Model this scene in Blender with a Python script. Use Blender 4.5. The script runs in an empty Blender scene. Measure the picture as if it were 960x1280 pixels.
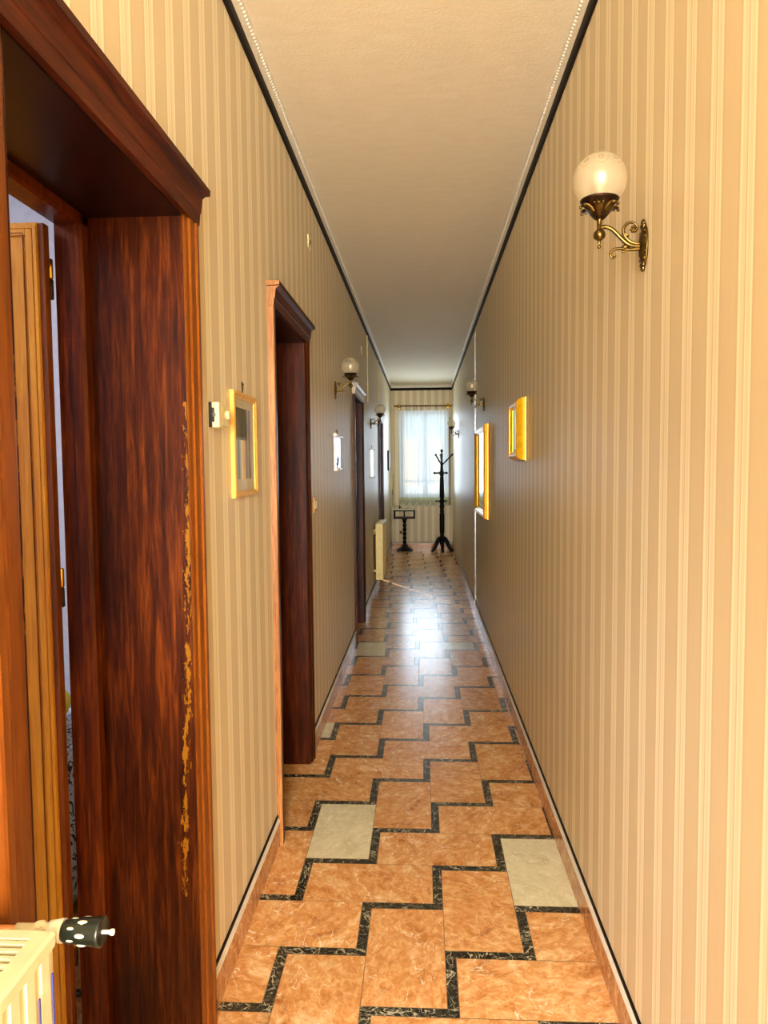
import bpy, bmesh, math, random
from mathutils import Vector, Matrix
random.seed(7)
PI = math.pi
scn = bpy.context.scene
COL = scn.collection

# ------------------------------------------------------------------ measures
XL, XR = -0.609, 0.548          # wall planes of the corridor
YB, YE = -3.4, 13.84            # wall behind the photographer, end wall
CEIL = 3.09
DEP = 0.235                     # depth of the door reveals
H0 = 2.19                       # height of the door openings

# ------------------------------------------------------------------ materials
def lin(c):
    return tuple(((x/255)/12.92 if x/255 <= .04045 else ((x/255+.055)/1.055)**2.4) for x in c) + (1,)

class NT:
    def __init__(s, name):
        s.m = bpy.data.materials.new(name); s.m.use_nodes = True
        s.t = s.m.node_tree; s.n = s.t.nodes; s.l = s.t.links
        s.n.clear(); s.out = s.n.new('ShaderNodeOutputMaterial')
    def node(s, typ, **kw):
        n = s.n.new(typ)
        for k, v in kw.items():
            if k.startswith('i_'): n.inputs[k[2:].replace('_', ' ')].default_value = v
            else: setattr(n, k, v)
        return n
    def link(s, a, b): s.l.new(a, b)
    def math(s, op, a, b=None, clamp=False):
        n = s.n.new('ShaderNodeMath'); n.operation = op; n.use_clamp = clamp
        for i, v in enumerate((a, b)):
            if v is None: continue
            if isinstance(v, (int, float)): n.inputs[i].default_value = v
            else: s.link(v, n.inputs[i])
        return n.outputs[0]
    def ramp(s, fac, stops, interp='LINEAR'):
        n = s.n.new('ShaderNodeValToRGB'); n.color_ramp.interpolation = interp
        e = n.color_ramp.elements
        while len(e) > 1: e.remove(e[-1])
        e[0].position = stops[0][0]; e[0].color = stops[0][1]
        for p, c in stops[1:]:
            k = e.new(p); k.color = c
        s.link(fac, n.inputs[0]); return n.outputs[0]
    def mix(s, fac, a, b, mode='MIX'):
        n = s.n.new('ShaderNodeMix'); n.data_type = 'RGBA'; n.blend_type = mode
        for i, v in ((0, fac), (6, a), (7, b)):
            if isinstance(v, (int, float, tuple)): n.inputs[i].default_value = v
            else: s.link(v, n.inputs[i])
        return n.outputs[2]
    def coord(s, kind='Object', scale=(1, 1, 1)):
        tc = s.n.new('ShaderNodeTexCoord'); mp = s.n.new('ShaderNodeMapping')
        mp.inputs['Scale'].default_value = scale
        s.link(tc.outputs[kind], mp.inputs[0]); return mp.outputs[0]
    def noise(s, vec, scale, detail=4, rough=.55, dist=0):
        n = s.n.new('ShaderNodeTexNoise'); n.inputs['Scale'].default_value = scale
        n.inputs['Detail'].default_value = detail; n.inputs['Roughness'].default_value = rough
        n.inputs['Distortion'].default_value = dist
        s.link(vec, n.inputs['Vector']); return n.outputs['Fac']
    def bsdf(s, color, rough=.5, metal=0, spec=.5, bump=None, bstr=.2, bdist=.002, **kw):
        b = s.n.new('ShaderNodeBsdfPrincipled')
        for k, v in (('Base Color', color), ('Roughness', rough), ('Metallic', metal), ('Specular IOR Level', spec)):
            if isinstance(v, (int, float, tuple)): b.inputs[k].default_value = v
            else: s.link(v, b.inputs[k])
        for k, v in kw.items(): b.inputs[k.replace('_', ' ')].default_value = v
        if bump is not None:
            bp = s.n.new('ShaderNodeBump'); bp.inputs['Strength'].default_value = bstr
            bp.inputs['Distance'].default_value = bdist
            s.link(bump, bp.inputs['Height']); s.link(bp.outputs[0], b.inputs['Normal'])
        s.link(b.outputs[0], s.out.inputs[0]); return b

def plain(name, rgb, rough=.5, metal=0, spec=.5, vary=.08, scale=30, bstr=.05, **kw):
    t = NT(name); c = lin(rgb)
    n = t.noise(t.coord(), scale)
    col = t.ramp(n, [(.3, tuple(x*(1-vary) for x in c[:3])+(1,)), (.7, tuple(min(1, x*(1+vary)) for x in c[:3])+(1,))])
    t.bsdf(col, rough, metal, spec, bump=n, bstr=bstr, **kw)
    return t.m

def wood(name, dark, mid, light, axis='Z', rough=.33, wear=None, cell=1.0, spec=.4, grain=.55):
    t = NT(name)
    sc = {'Z': (1, 1, .06), 'Y': (1, .06, 1), 'X': (.06, 1, 1)}[axis]
    v = t.coord('Object', sc)
    g = t.noise(v, 60*cell, 7, .66, .4)
    fine = t.noise(v, 240*cell, 3, .6)
    big = t.noise(t.coord('Object', tuple(.5 + .5*x for x in sc)), 2.6, 3, .5)
    c = t.ramp(g, [(.28, lin(dark)), (.5, lin(mid)), (.74, lin(light))])
    c = t.mix(t.math('MULTIPLY', t.math('SUBTRACT', .62, big, True), 2.2, True), c, lin(dark))
    c = t.mix(grain, c, t.ramp(fine, [(.38, (.30, .25, .22, 1)), (.60, (1, 1, 1, 1))]), 'MULTIPLY')
    if wear is not None:
        # flaked varnish along the outer edge, baring pale wood
        tc = t.n.new('ShaderNodeTexCoord'); sp = t.n.new('ShaderNodeSeparateXYZ'); t.link(tc.outputs['Object'], sp.inputs[0])
        low = t.noise(t.coord('Object', (1, 1, 1)), 3.0, 3, .6)
        x = t.math('ADD', sp.outputs[0], t.math('MULTIPLY', t.math('SUBTRACT', low, .5), .05))
        d = t.math('ABSOLUTE', t.math('SUBTRACT', x, t.math('ADD', wear[0]-.036, t.math('MULTIPLY', sp.outputs[2], .024))))
        nn = t.noise(t.coord('Object', (1, 1, .3)), 95, 6, .7)
        zz = t.math('MULTIPLY', t.math('GREATER_THAN', sp.outputs[2], wear[2]), t.math('LESS_THAN', sp.outputs[2], wear[3]))
        m = t.math('SUBTRACT', t.math('MULTIPLY', t.math('SUBTRACT', nn, .42), 3.2), t.math('DIVIDE', d, wear[1]))
        m = t.math('MULTIPLY', t.math('GREATER_THAN', m, 0.12), zz)
        c = t.mix(m, c, lin((134, 86, 14)))
        foot = t.math('LESS_THAN', t.math('ADD', sp.outputs[2], t.math('MULTIPLY', t.noise(t.coord(), 60, 4), .06)), .045)
        c = t.mix(t.math('MULTIPLY', foot, .55), c, lin((170, 130, 60)))
    t.bsdf(c, rough, 0, spec, bump=g, bstr=.12, bdist=.001)
    return t.m

def wallpaper(name, axis, phase, tint=1.0):
    t = NT(name)
    tc = t.n.new('ShaderNodeTexCoord'); sp = t.n.new('ShaderNodeSeparateXYZ'); t.link(tc.outputs['Object'], sp.inputs[0])
    a = sp.outputs[{'X': 0, 'Y': 1}[axis]]
    f = t.math('FRACT', t.math('DIVIDE', t.math('ADD', t.math('SUBTRACT', a, phase), 13.60), .1363))
    base, base2 = lin((222, 204, 166)), lin((215, 195, 153))
    hi, md, ln = lin((250, 241, 212)), lin((241, 227, 193)), lin((218, 200, 162))
    c = t.ramp(f, [(0, hi), (.05, hi), (.06, md), (.15, md), (.165, hi), (.19, hi), (.2, ln), (.222, ln), (.235, md), (.33, md),
                   (.35, hi), (.405, hi), (.42, base2), (.50, base), (.9, base), (.985, base2)])
    v = t.coord('Object', (1, 1, .02) if axis else (1, 1, 1))
    thread = t.noise(v, 420, 2, .5)
    blot = t.noise(t.coord('Object', (1, 1, .35)), 2.0, 3, .5)
    c = t.mix(.16, c, t.ramp(thread, [(.3, (.72, .70, .66, 1)), (.7, (1, 1, 1, 1))]), 'MULTIPLY')
    c = t.mix(.10, c, t.ramp(blot, [(.3, (.78, .72, .62, 1)), (.7, (1, 1, 1, 1))]), 'MULTIPLY')
    t.bsdf(c, .46, 0, .40, bump=t.math('ADD', t.math('LESS_THAN', f, .41), t.math('MULTIPLY', thread, .5)), bstr=.15, bdist=.001)
    return t.m

def marble(name, cols, vein, dens=.5, rough=.20, scale=5.0):
    """polished stone; each slab is shifted and turned by its own face attribute"""
    t = NT(name)
    at = t.node('ShaderNodeAttribute', attribute_name='slab'); at.attribute_type = 'GEOMETRY'
    tc = t.n.new('ShaderNodeTexCoord')
    rot = t.n.new('ShaderNodeVectorRotate'); rot.rotation_type = 'Z_AXIS'
    t.link(tc.outputs['Object'], rot.inputs['Vector'])
    t.link(t.math('MULTIPLY', at.outputs['Fac'], 37.0), rot.inputs['Angle'])
    ad = t.n.new('ShaderNodeVectorMath'); ad.operation = 'ADD'; t.link(rot.outputs[0], ad.inputs[0])
    cmb = t.n.new('ShaderNodeCombineXYZ')
    for i, k in enumerate((31., 17., 53.)): t.link(t.math('MULTIPLY', at.outputs['Fac'], k), cmb.inputs[i])
    t.link(cmb.outputs[0], ad.inputs[1]); v = ad.outputs[0]
    st = t.n.new('ShaderNodeMapping'); st.inputs['Scale'].default_value = (1.0, 1.45, 1.0); t.link(v, st.inputs[0])
    n1 = t.noise(st.outputs[0], scale*1.7, 8, .66, 1.0)
    n2 = t.noise(st.outputs[0], scale*5.2, 7, .72, 1.0)
    c = t.ramp(n1, [(.32, lin(cols[0])), (.43, lin(cols[1])), (.55, lin(cols[2])), (.66, lin(cols[3]))])
    c = t.mix(.38, c, t.ramp(n2, [(.36, lin(cols[0])), (.48, lin(cols[1])), (.60, lin(cols[3]))]))
    # long pale veins
    n3 = t.noise(st.outputs[0], scale*.55, 5, .5, 1.2)
    w = t.math('ABSOLUTE', t.math('SUBTRACT', n3, .5))
    m = t.math('LESS_THAN', w, t.math('MULTIPLY', t.math('SUBTRACT', n2, .36, True), .028*dens))
    n4 = t.noise(v, scale*1.7, 5, .6, 1.5)
    m2 = t.math('LESS_THAN', t.math('ABSOLUTE', t.math('SUBTRACT', n4, .52)), .0022*dens)
    c = t.mix(t.math('MULTIPLY', t.math('MAXIMUM', m, m2), .75), c, lin(vein))
    hue = t.ramp(t.math('FRACT', t.math('MULTIPLY', at.outputs['Fac'], 91.7)), [(0, (.84, .80, .74, 1)), (1, (1.0, 1.0, 1.0, 1))])
    c = t.mix(.8, c, hue, 'MULTIPLY')
    r = t.ramp(n2, [(.3, (rough*.75,)*3+(1,)), (.7, (rough*1.5,)*3+(1,))])
    t.bsdf(c, r, 0, .5, bump=n1, bstr=.05, bdist=.004)
    return t.m

WOOD = wood('dark_red_wood', (22, 6, 0), (72, 26, 4), (118, 50, 8), spec=.15)
WOODW = wood('worn_reveal_wood', (22, 7, 0), (76, 29, 3), (132, 64, 9), wear=(.003, .026, .42, 1.72), spec=.16)
WOODO = wood('orange_casing_wood', (108, 52, 6), (136, 72, 10), (156, 90, 18), grain=.3, spec=.3)
WOODH = wood('head_wood', (40, 11, 3), (82, 32, 11), (108, 48, 18), axis='Y', spec=.2, rough=.45)
WOODL = wood('leaf_wood', (176, 108, 20), (210, 144, 34), (226, 166, 52), grain=.2)
WOODLD = wood('leaf_moulding_wood', (84, 36, 7), (130, 66, 14), (160, 88, 22), grain=.3)
WOODK = wood('ebonised_wood', (7, 4, 3), (14, 9, 7), (24, 15, 11), rough=.45, spec=.15)
MARO = marble('orange_marble', [(168, 100, 46), (220, 154, 88), (234, 176, 112), (252, 222, 172)], (255, 244, 220), .7)
MARW = marble('pale_marble', [(206, 196, 156), (228, 222, 188), (236, 230, 198), (246, 242, 214)], (196, 180, 140), .5)
MARD = marble('dark_green_marble', [(14, 14, 10), (34, 34, 28), (44, 42, 34), (70, 68, 54)], (214, 208, 178), 2.4, scale=16)
GROUT = plain('grout', (120, 92, 60), .8)
SKIRT = marble('skirting_marble', [(140, 78, 36), (188, 124, 74), (206, 148, 96), (226, 184, 134)], (240, 216, 180), .6)
PAPL = wallpaper('wallpaper_left', 'Y', 2.020)
PAPR = wallpaper('wallpaper_right', 'Y', 1.234)
PAPE = wallpaper('wallpaper_end', 'X', -.285)
CREAM = plain('cream_paint', (226, 216, 186), .5)
WHITEP = plain('white_paint', (236, 230, 214), .5)
DARKT = plain('dark_moulding_paint', (20, 9, 6), .6, spec=.15)
PLAST = plain('lavender_grey_plaster', (186, 188, 204), .8)
BRASS = plain('antique_brass', (108, 88, 46), .33, 1.0, vary=.55, scale=70, bstr=.3)
BRASSD = plain('darkened_brass', (56, 36, 20), .4, .85, vary=.5, scale=60, bstr=.3)
GOLDB = plain('polished_brass', (206, 164, 62), .25, 1.0)
RAD = plain('radiator_enamel', (222, 212, 176), .35)
RADY = plain('yellowed_enamel', (250, 226, 150), .4)
BLACKP = plain('black_plastic', (16, 17, 15), .35)
KNOB = plain('valve_green_black', (22, 30, 24), .3, vary=.4)
COPPER = plain('painted_copper', (224, 150, 96), .4, .3)
GOLD = plain('gilt_frame', (236, 176, 20), .32, .35, vary=.15)
GOLDP = plain('pale_gilt_frame', (224, 174, 74), .38, .3, vary=.14)
DRED = plain('dark_red_edge', (84, 28, 12), .5)
BLUEP = plain('blue_ink', (70, 70, 150), .6)
IVORY = plain('ivory_plastic', (232, 218, 160), .4)
AGED = plain('aged_cable_strip', (206, 188, 138), .5)
CARD = plain('white_card', (240, 240, 238), .5)
GLAZED = plain('glazed_white', (242, 242, 240), .07, 0, .8, vary=.02, bstr=0)

def glassmat(name, tint=(1, 1, 1, 1)):
    t = NT(name)
    tr = t.n.new('ShaderNodeBsdfTransparent'); tr.inputs[0].default_value = tint
    gl = t.n.new('ShaderNodeBsdfGlossy'); gl.inputs['Roughness'].default_value = .03
    fr = t.n.new('ShaderNodeLayerWeight'); fr.inputs[0].default_value = .5
    mx = t.n.new('ShaderNodeMixShader'); t.link(t.math('ADD', .03, t.math('MULTIPLY', t.math('POWER', fr.outputs['Facing'], 5.0), .2)), mx.inputs[0]); t.link(tr.outputs[0], mx.inputs[1]); t.link(gl.outputs[0], mx.inputs[2])
    t.link(mx.outputs[0], t.out.inputs[0]); return t.m
GLASS = glassmat('clear_glass')
def mirrormat():
    t = NT('mirror_silver'); n = t.noise(t.coord(), 3)
    t.bsdf(t.ramp(n, [(0, (.9, .93, .93, 1)), (1, (.94, .95, .95, 1))]), .015, 1.0); return t.m
MIRR = mirrormat()
def globemat():
    t = NT('etched_frosted_glass')
    tc = t.n.new('ShaderNodeTexCoord'); sp = t.n.new('ShaderNodeSeparateXYZ'); t.link(tc.outputs['Object'], sp.inputs[0])
    x, y, z = sp.outputs
    ph = t.math('MULTIPLY', t.math('ARCTAN2', y, x), 9/(2*PI))
    fx = t.math('SUBTRACT', t.math('FRACT', t.math('ADD', ph, 20.5)), .5)
    dz = t.math('SUBTRACT', z, .037)
    d = t.math('SQRT', t.math('ADD', t.math('POWER', t.math('MULTIPLY', fx, .036), 2.0), t.math('POWER', dz, 2.0)))
    ring = t.math('LESS_THAN', t.math('ABSOLUTE', t.math('SUBTRACT', d, .0055)), .0016)
    dot = t.math('LESS_THAN', d, .0022)
    # engraved festoons hanging between the roundels
    sw = t.math('ADD', .020, t.math('MULTIPLY', t.math('POWER', t.math('ABSOLUTE', fx), 2.0), .075))
    fest = t.math('LESS_THAN', t.math('ABSOLUTE', t.math('SUBTRACT', z, sw)), .0012)
    clear = t.math('MAXIMUM', t.math('MAXIMUM', ring, dot), t.math('MULTIPLY', fest, .6))
    low = t.math('MULTIPLY', t.math('LESS_THAN', z, -.01), 0)
    tr = t.n.new('ShaderNodeBsdfTransparent'); tr.inputs[0].default_value = (.97, .94, .84, 1)
    tl = t.n.new('ShaderNodeBsdfTranslucent'); tl.inputs[0].default_value = (.9, .84, .66, 1)
    df = t.n.new('ShaderNodeBsdfDiffuse'); df.inputs[0].default_value = (.84, .78, .60, 1)
    gl = t.n.new('ShaderNodeBsdfGlossy'); gl.inputs['Roughness'].default_value = .28; gl.inputs[0].default_value = (1, .96, .86, 1)
    m0 = t.n.new('ShaderNodeMixShader'); m0.inputs[0].default_value = .5; t.link(tl.outputs[0], m0.inputs[1]); t.link(df.outputs[0], m0.inputs[2])
    m1 = t.n.new('ShaderNodeMixShader'); t.link(t.math('ADD', .60, t.math('MULTIPLY', clear, .2)), m1.inputs[0]); t.link(m0.outputs[0], m1.inputs[1]); t.link(tr.outputs[0], m1.inputs[2])
    lw = t.n.new('ShaderNodeLayerWeight'); lw.inputs[0].default_value = .35
    m2 = t.n.new('ShaderNodeMixShader'); t.link(t.math('ADD', .07, t.math('MULTIPLY', t.math('POWER', lw.outputs['Facing'], 3.0), .45)), m2.inputs[0]); t.link(m1.outputs[0], m2.inputs[1]); t.link(gl.outputs[0], m2.inputs[2])
    t.link(m2.outputs[0], t.out.inputs[0]); return t.m
GLOBE = globemat()
BULB = plain('bulb_glass', (214, 200, 168), .3, 0, .3)

# ------------------------------------------------------------------ mesh helpers
def bmn(): return bmesh.new()
def box(bm, x0, x1, y0, y1, z0, z1, mi=0, M=None):
    vs = [bm.verts.new((x, y, z)) for z in (z0, z1) for x, y in ((x0, y0), (x1, y0), (x1, y1), (x0, y1))]
    if M is not None:
        for v in vs: v.co = M @ v.co
    for f in ((3, 2, 1, 0), (4, 5, 6, 7), (0, 1, 5, 4), (1, 2, 6, 5), (2, 3, 7, 6), (3, 0, 4, 7)):
        fc = bm.faces.new([vs[i] for i in f]); fc.material_index = mi
    return vs
def prism(bm, pts, axis, a, b, mi=0):
    """closed profile pts swept along axis from a to b; pts are the other two coordinates in xyz order"""
    def P(p, t): return {'X': (t, p[0], p[1]), 'Y': (p[0], t, p[1]), 'Z': (p[0], p[1], t)}[axis]
    A = [bm.verts.new(P(p, a)) for p in pts]; B = [bm.verts.new(P(p, b)) for p in pts]
    n = len(pts)
    for i in range(n):
        f = bm.faces.new((A[i], A[(i+1) % n], B[(i+1) % n], B[i])); f.material_index = mi
    f = bm.faces.new(A[::-1]); f.material_index = mi
    f = bm.faces.new(B); f.material_index = mi
def lathe(bm, prof, seg=24, M=None, mi=0, squash=None):
    rings = []
    for r, z in prof:
        ring = []
        for i in range(seg):
            a = 2*PI*i/seg; rr = max(r, 1e-4)
            if squash: rr *= squash(a, z)
            v = Vector((rr*math.cos(a), rr*math.sin(a), z))
            ring.append(bm.verts.new(M @ v if M is not None else v))
        rings.append(ring)
    for A, B in zip(rings, rings[1:]):
        for i in range(seg):
            f = bm.faces.new((A[i], A[(i+1) % seg], B[(i+1) % seg], B[i])); f.smooth = True; f.material_index = mi
    for R_ in (rings[0][::-1], rings[-1]):
        f = bm.faces.new(R_); f.material_index = mi
def tube(bm, pts, r, seg=8, mi=0, closed=False):
    """round tube through pts; r may be a list"""
    pts = [Vector(p) for p in pts]; n = len(pts)
    rs = r if isinstance(r, (list, tuple)) else [r]*n
    rings = []; up = None
    for i, p in enumerate(pts):
        d = (pts[min(i+1, n-1)] - pts[max(i-1, 0)]).normalized()
        if up is None: up = Vector((0, 0, 1)) if abs(d.z) < .9 else Vector((0, 1, 0))
        a = d.cross(up)
        if a.length < 1e-5: a = d.cross(Vector((1, 0, 0)))
        a.normalize(); b = a.cross(d).normalized(); up = b
        rings.append([bm.verts.new(p + (a*math.cos(2*PI*k/seg) + b*math.sin(2*PI*k/seg))*rs[i]) for k in range(seg)])
    for A, B in zip(rings, rings[1:]):
        for k in range(seg):
            f = bm.faces.new((A[k], B[k], B[(k+1) % seg], A[(k+1) % seg])); f.smooth = True; f.material_index = mi
    for R_ in (rings[0], rings[-1][::-1]):
        f = bm.faces.new(R_); f.material_index = mi
def ball(bm, c, r, seg=16, rings=10, mi=0, sc=(1, 1, 1)):
    M = Matrix.Translation(c) @ Matrix.Diagonal((r*sc[0], r*sc[1], r*sc[2], 1))
    res = bmesh.ops.create_uvsphere(bm, u_segments=seg, v_segments=rings, radius=1, matrix=M)
    for v in res['verts']:
        for f in v.link_faces: f.smooth = True; f.material_index = mi
def spline(pts, n=8):
    """Catmull-Rom through pts"""
    P = [Vector(p) for p in pts]; P = [P[0]*2-P[1]] + P + [P[-1]*2-P[-2]]; out = []
    for i in range(1, len(P)-2):
        for k in range(n):
            t = k/n; a, b, c, d = P[i-1:i+3]
            out.append(.5*((2*b)+(-a+c)*t+(2*a-5*b+4*c-d)*t*t+(-a+3*b-3*c+d)*t**3))
    out.append(P[-2]); return out
def obj(name, bm, mats, parent=None, bevel=0, recalc=True):
    if recalc: bmesh.ops.recalc_face_normals(bm, faces=bm.faces)
    me = bpy.data.meshes.new(name); bm.to_mesh(me); bm.free()
    for m in (mats if isinstance(mats, (list, tuple)) else [mats]): me.materials.append(m)
    o = bpy.data.objects.new(name, me); COL.objects.link(o)
    if parent is not None: o.parent = parent
    if bevel:
        b = o.modifiers.new('bevel', 'BEVEL'); b.width = bevel; b.segments = 2; b.limit_method = 'ANGLE'; b.angle_limit = math.radians(40)
    return o
def tag(o, label=None, cat=None, group=None, kind=None):
    if label: o['label'] = label
    if cat: o['category'] = cat
    if group: o['group'] = group
    if kind: o['kind'] = kind
    return o
def empty(name, loc, label, cat, group=None, kind=None, rz=0):
    o = bpy.data.objects.new(name, None); COL.objects.link(o); o.location = loc; o.rotation_euler = (0, 0, rz)
    o.empty_display_size = .1
    return tag(o, label, cat, group, kind)
def at_root(root, bm):
    """meshes built in room coordinates, moved into the frame of an unrotated root"""
    bmesh.ops.translate(bm, verts=bm.verts, vec=-root.location); return bm
def copy_tree(o, parent=None):
    c = o.copy(); COL.objects.link(c)
    if parent is not None: c.parent = parent
    for ch in list(o.children): copy_tree(ch, c)
    return c

# ------------------------------------------------------------------ floor
W_, S_ = .25133, .03422
GX, GY = -.22495, 2.50574
FX0, FX1, FY0, FY1 = -3.4, XR+.1, YB-.1, YE+.1
MX0 = XL-.62
def corner(k, i):
    m = k // 2 - 1
    cx, cy = -S_*m, (4*W_+S_)*m
    if k % 2: cy += 2*W_+S_
    return GX+cx+i*W_, GY+cy+i*W_
slabs = []
for k in range(-10, 30):
    for i in range(-46, 46):
        x, y = corner(k, i); x1, y1 = corner(k, i+1)
        slabs.append((x, x1+S_, y-S_, y, 2)); slabs.append((x1, x1+S_, y, y1-S_, 2))
        if k % 2: slabs.append((x, x1, y, y+2*W_-S_, 0))
        else:
            xm = corner(k, i-1)[0]; slabs.append((xm+S_, x1, y, y1, 0))
PALE = [(.47, 2.76), (-.35, 3.05), (.314, 6.354), (-.465, 6.198), (-.575, 4.19)]
bm = bmn(); lay = bm.faces.layers.float.new('slab'); g = .0011
f = None
box(bm, MX0, FX1, FY0, FY1, -.10, -.0015, 3)
for x0, x1, y0, y1, mi in slabs:
    if mi == 0 and any(x0 < px < x1 and y0 < py < y1 for px, py in PALE): mi = 1
    x0, x1, y0, y1 = max(x0, MX0)+g, min(x1, FX1)-g, max(y0, FY0)+g, min(y1, FY1)-g
    if x1-x0 < .004 or y1-y0 < .004: continue
    f = bm.faces.new([bm.verts.new(p) for p in ((x0, y0, 0), (x1, y0, 0), (x1, y1, 0), (x0, y1, 0))])
    f.material_index = mi; f[lay] = random.random()
tag(obj('floor', bm, [MARO, MARW, MARD, GROUT], recalc=False), 'orange marble slab floor with stepped dark green marble inlay strips', 'floor', kind='structure')

# ------------------------------------------------------------------ walls, ceiling
doors = [(1.05, 1.84), (2.98, 3.71), (6.42, 7.18), (10.02, 10.72)]
bm = bmn(); y = YB
for a, b in doors:
    box(bm, XL-DEP, XL, y, a, 0, CEIL); box(bm, XL-DEP, XL, a, b, H0, CEIL); y = b
box(bm, XL-DEP, XL, y, YE, 0, CEIL)
tag(obj('wall_left', bm, PAPL), 'left corridor wall in cream striped wallpaper with four door openings', 'wall', kind='structure')
bm = bmn(); box(bm, XR, XR+.12, YB, YE, 0, CEIL)
tag(obj('wall_right', bm, PAPR), 'long right corridor wall in cream striped wallpaper', 'wall', kind='structure')
WX0, WX1, WZ0, WZ1 = -.40, .475, .97, 2.60
bm = bmn()
box(bm, XL-DEP, WX0, YE, YE+.25, 0, CEIL); box(bm, WX1, XR+.12, YE, YE+.25, 0, CEIL)
box(bm, WX0, WX1, YE, YE+.25, 0, WZ0); box(bm, WX0, WX1, YE, YE+.25, WZ1, CEIL)
tag(obj('wall_end', bm, PAPE), 'narrow striped end wall around the curtained window', 'wall', kind='structure')
bm = bmn(); box(bm, XL-DEP, XR+.12, YB-.12, YB, 0, CEIL)
tag(obj('wall_back', bm, PAPE), 'striped wall closing the corridor behind the viewer', 'wall', kind='structure')
t = NT('ceiling_paper'); v = t.coord('Object', (1, 2.6, 1)); n = t.noise(v, 9, 5, .6); n2 = t.noise(t.coord('Object', (1, 1.6, 1)), 75, 4, .7)
t.bsdf(t.ramp(n, [(.3, lin((243, 232, 203))), (.7, lin((248, 239, 214)))]), .8, 0, .2, bump=n2, bstr=.35, bdist=.004)
bm = bmn(); box(bm, XL-DEP, XR+.12, YB-.12, YE+.25, CEIL, CEIL+.1)
tag(obj('ceiling', bm, t.m), 'cream textured corridor ceiling', 'ceiling', kind='structure')

# dark rope moulding and white beaded cornice
bm = bmn()
for xw, s in ((XL, 1), (XR, -1)):
    pts = [(xw, 2.988), (xw+s*.006, 2.986), (xw+s*.011, 2.996), (xw+s*.012, 3.012), (xw+s*.011, 3.028), (xw, 3.034)]
    prism(bm, pts, 'Y', YB, YE)
prism(bm, [(YE, 2.988), (YE-.011, 2.994), (YE-.012, 3.020), (YE, 3.034)], 'X', XL, XR)
tag(obj('trim_1', bm, DARKT), 'thin dark brown moulding along the top of the walls', 'moulding', kind='structure')
bm = bmn()
for xw, s in ((XL, 1), (XR, -1)):
    pts = [(xw, 3.034), (xw+s*.010, 3.036), (xw+s*.014, 3.072), (xw+s*.020, 3.076), (xw+s*.026, 3.09), (xw, 3.09)]
    prism(bm, pts, 'Y', YB, YE)
    yy = 1.9
    while yy < 7.2:
        ball(bm, (xw+s*.018, yy, 3.075), .0062, 6, 4, sc=(1, 1.25, 1)); yy += .021
prism(bm, [(YE, 3.034), (YE-.012, 3.036), (YE-.018, 3.072), (YE-.03, 3.09), (YE, 3.09)], 'X', XL, XR)
tag(obj('trim_2', bm, WHITEP), 'white beaded cornice strip between dark moulding and ceiling', 'cornice', kind='structure')

# skirting
def skirt(name, segs, side, label):
    bm = bmn(); lay = bm.faces.layers.float.new('slab')
    for a, b in segs:
        n = max(1, round((b-a)/1.1))
        for i in range(n):
            y0, y1 = a+(b-a)*i/n, a+(b-a)*(i+1)/n; k = len(bm.faces)
            xs = (XL, XL+.012) if side == 'L' else (XR-.012, XR)
            if side == 'E': box(bm, y0, y1, YE-.012, YE, 0, .098, 0)
            else: box(bm, xs[0], xs[1], y0+.0006, y1-.0006, 0, .098, 0)
            bm.faces.ensure_lookup_table(); r = random.random()
            for q in bm.faces[k:]: q[lay] = r
        if side == 'E':
            box(bm, a, b, YE-.011, YE, .098, .115, 1); box(bm, a, b, YE-.006, YE, .115, .124, 2)
        else:
            s = 1 if side == 'L' else -1; xw = XL if side == 'L' else XR
            prism(bm, [(xw, .098), (xw+s*.0125, .098), (xw+s*.011, .104), (xw+s*.006, .115), (xw, .117)], 'Y', a, b, 1)
            prism(bm, [(xw, .116), (xw+s*.006, .116), (xw+s*.005, .125), (xw, .126)], 'Y', a, b, 2)
    tag(obj(name, bm, [SKIRT, WHITEP, DARKT]), label, 'skirting', kind='structure')
skirt('baseboard_left', [(YB, .95), (1.94, 2.89), (3.80, 6.33), (7.27, 9.93), (10.81, YE)], 'L', 'orange marble skirting along the left wall between the doors')
skirt('baseboard_right', [(YB, YE)], 'R', 'orange marble skirting with dark top line along the right wall')
skirt('baseboard_end', [(XL+.012, XR-.012)], 'E', 'reddish skirting across the end wall under the window')

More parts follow.
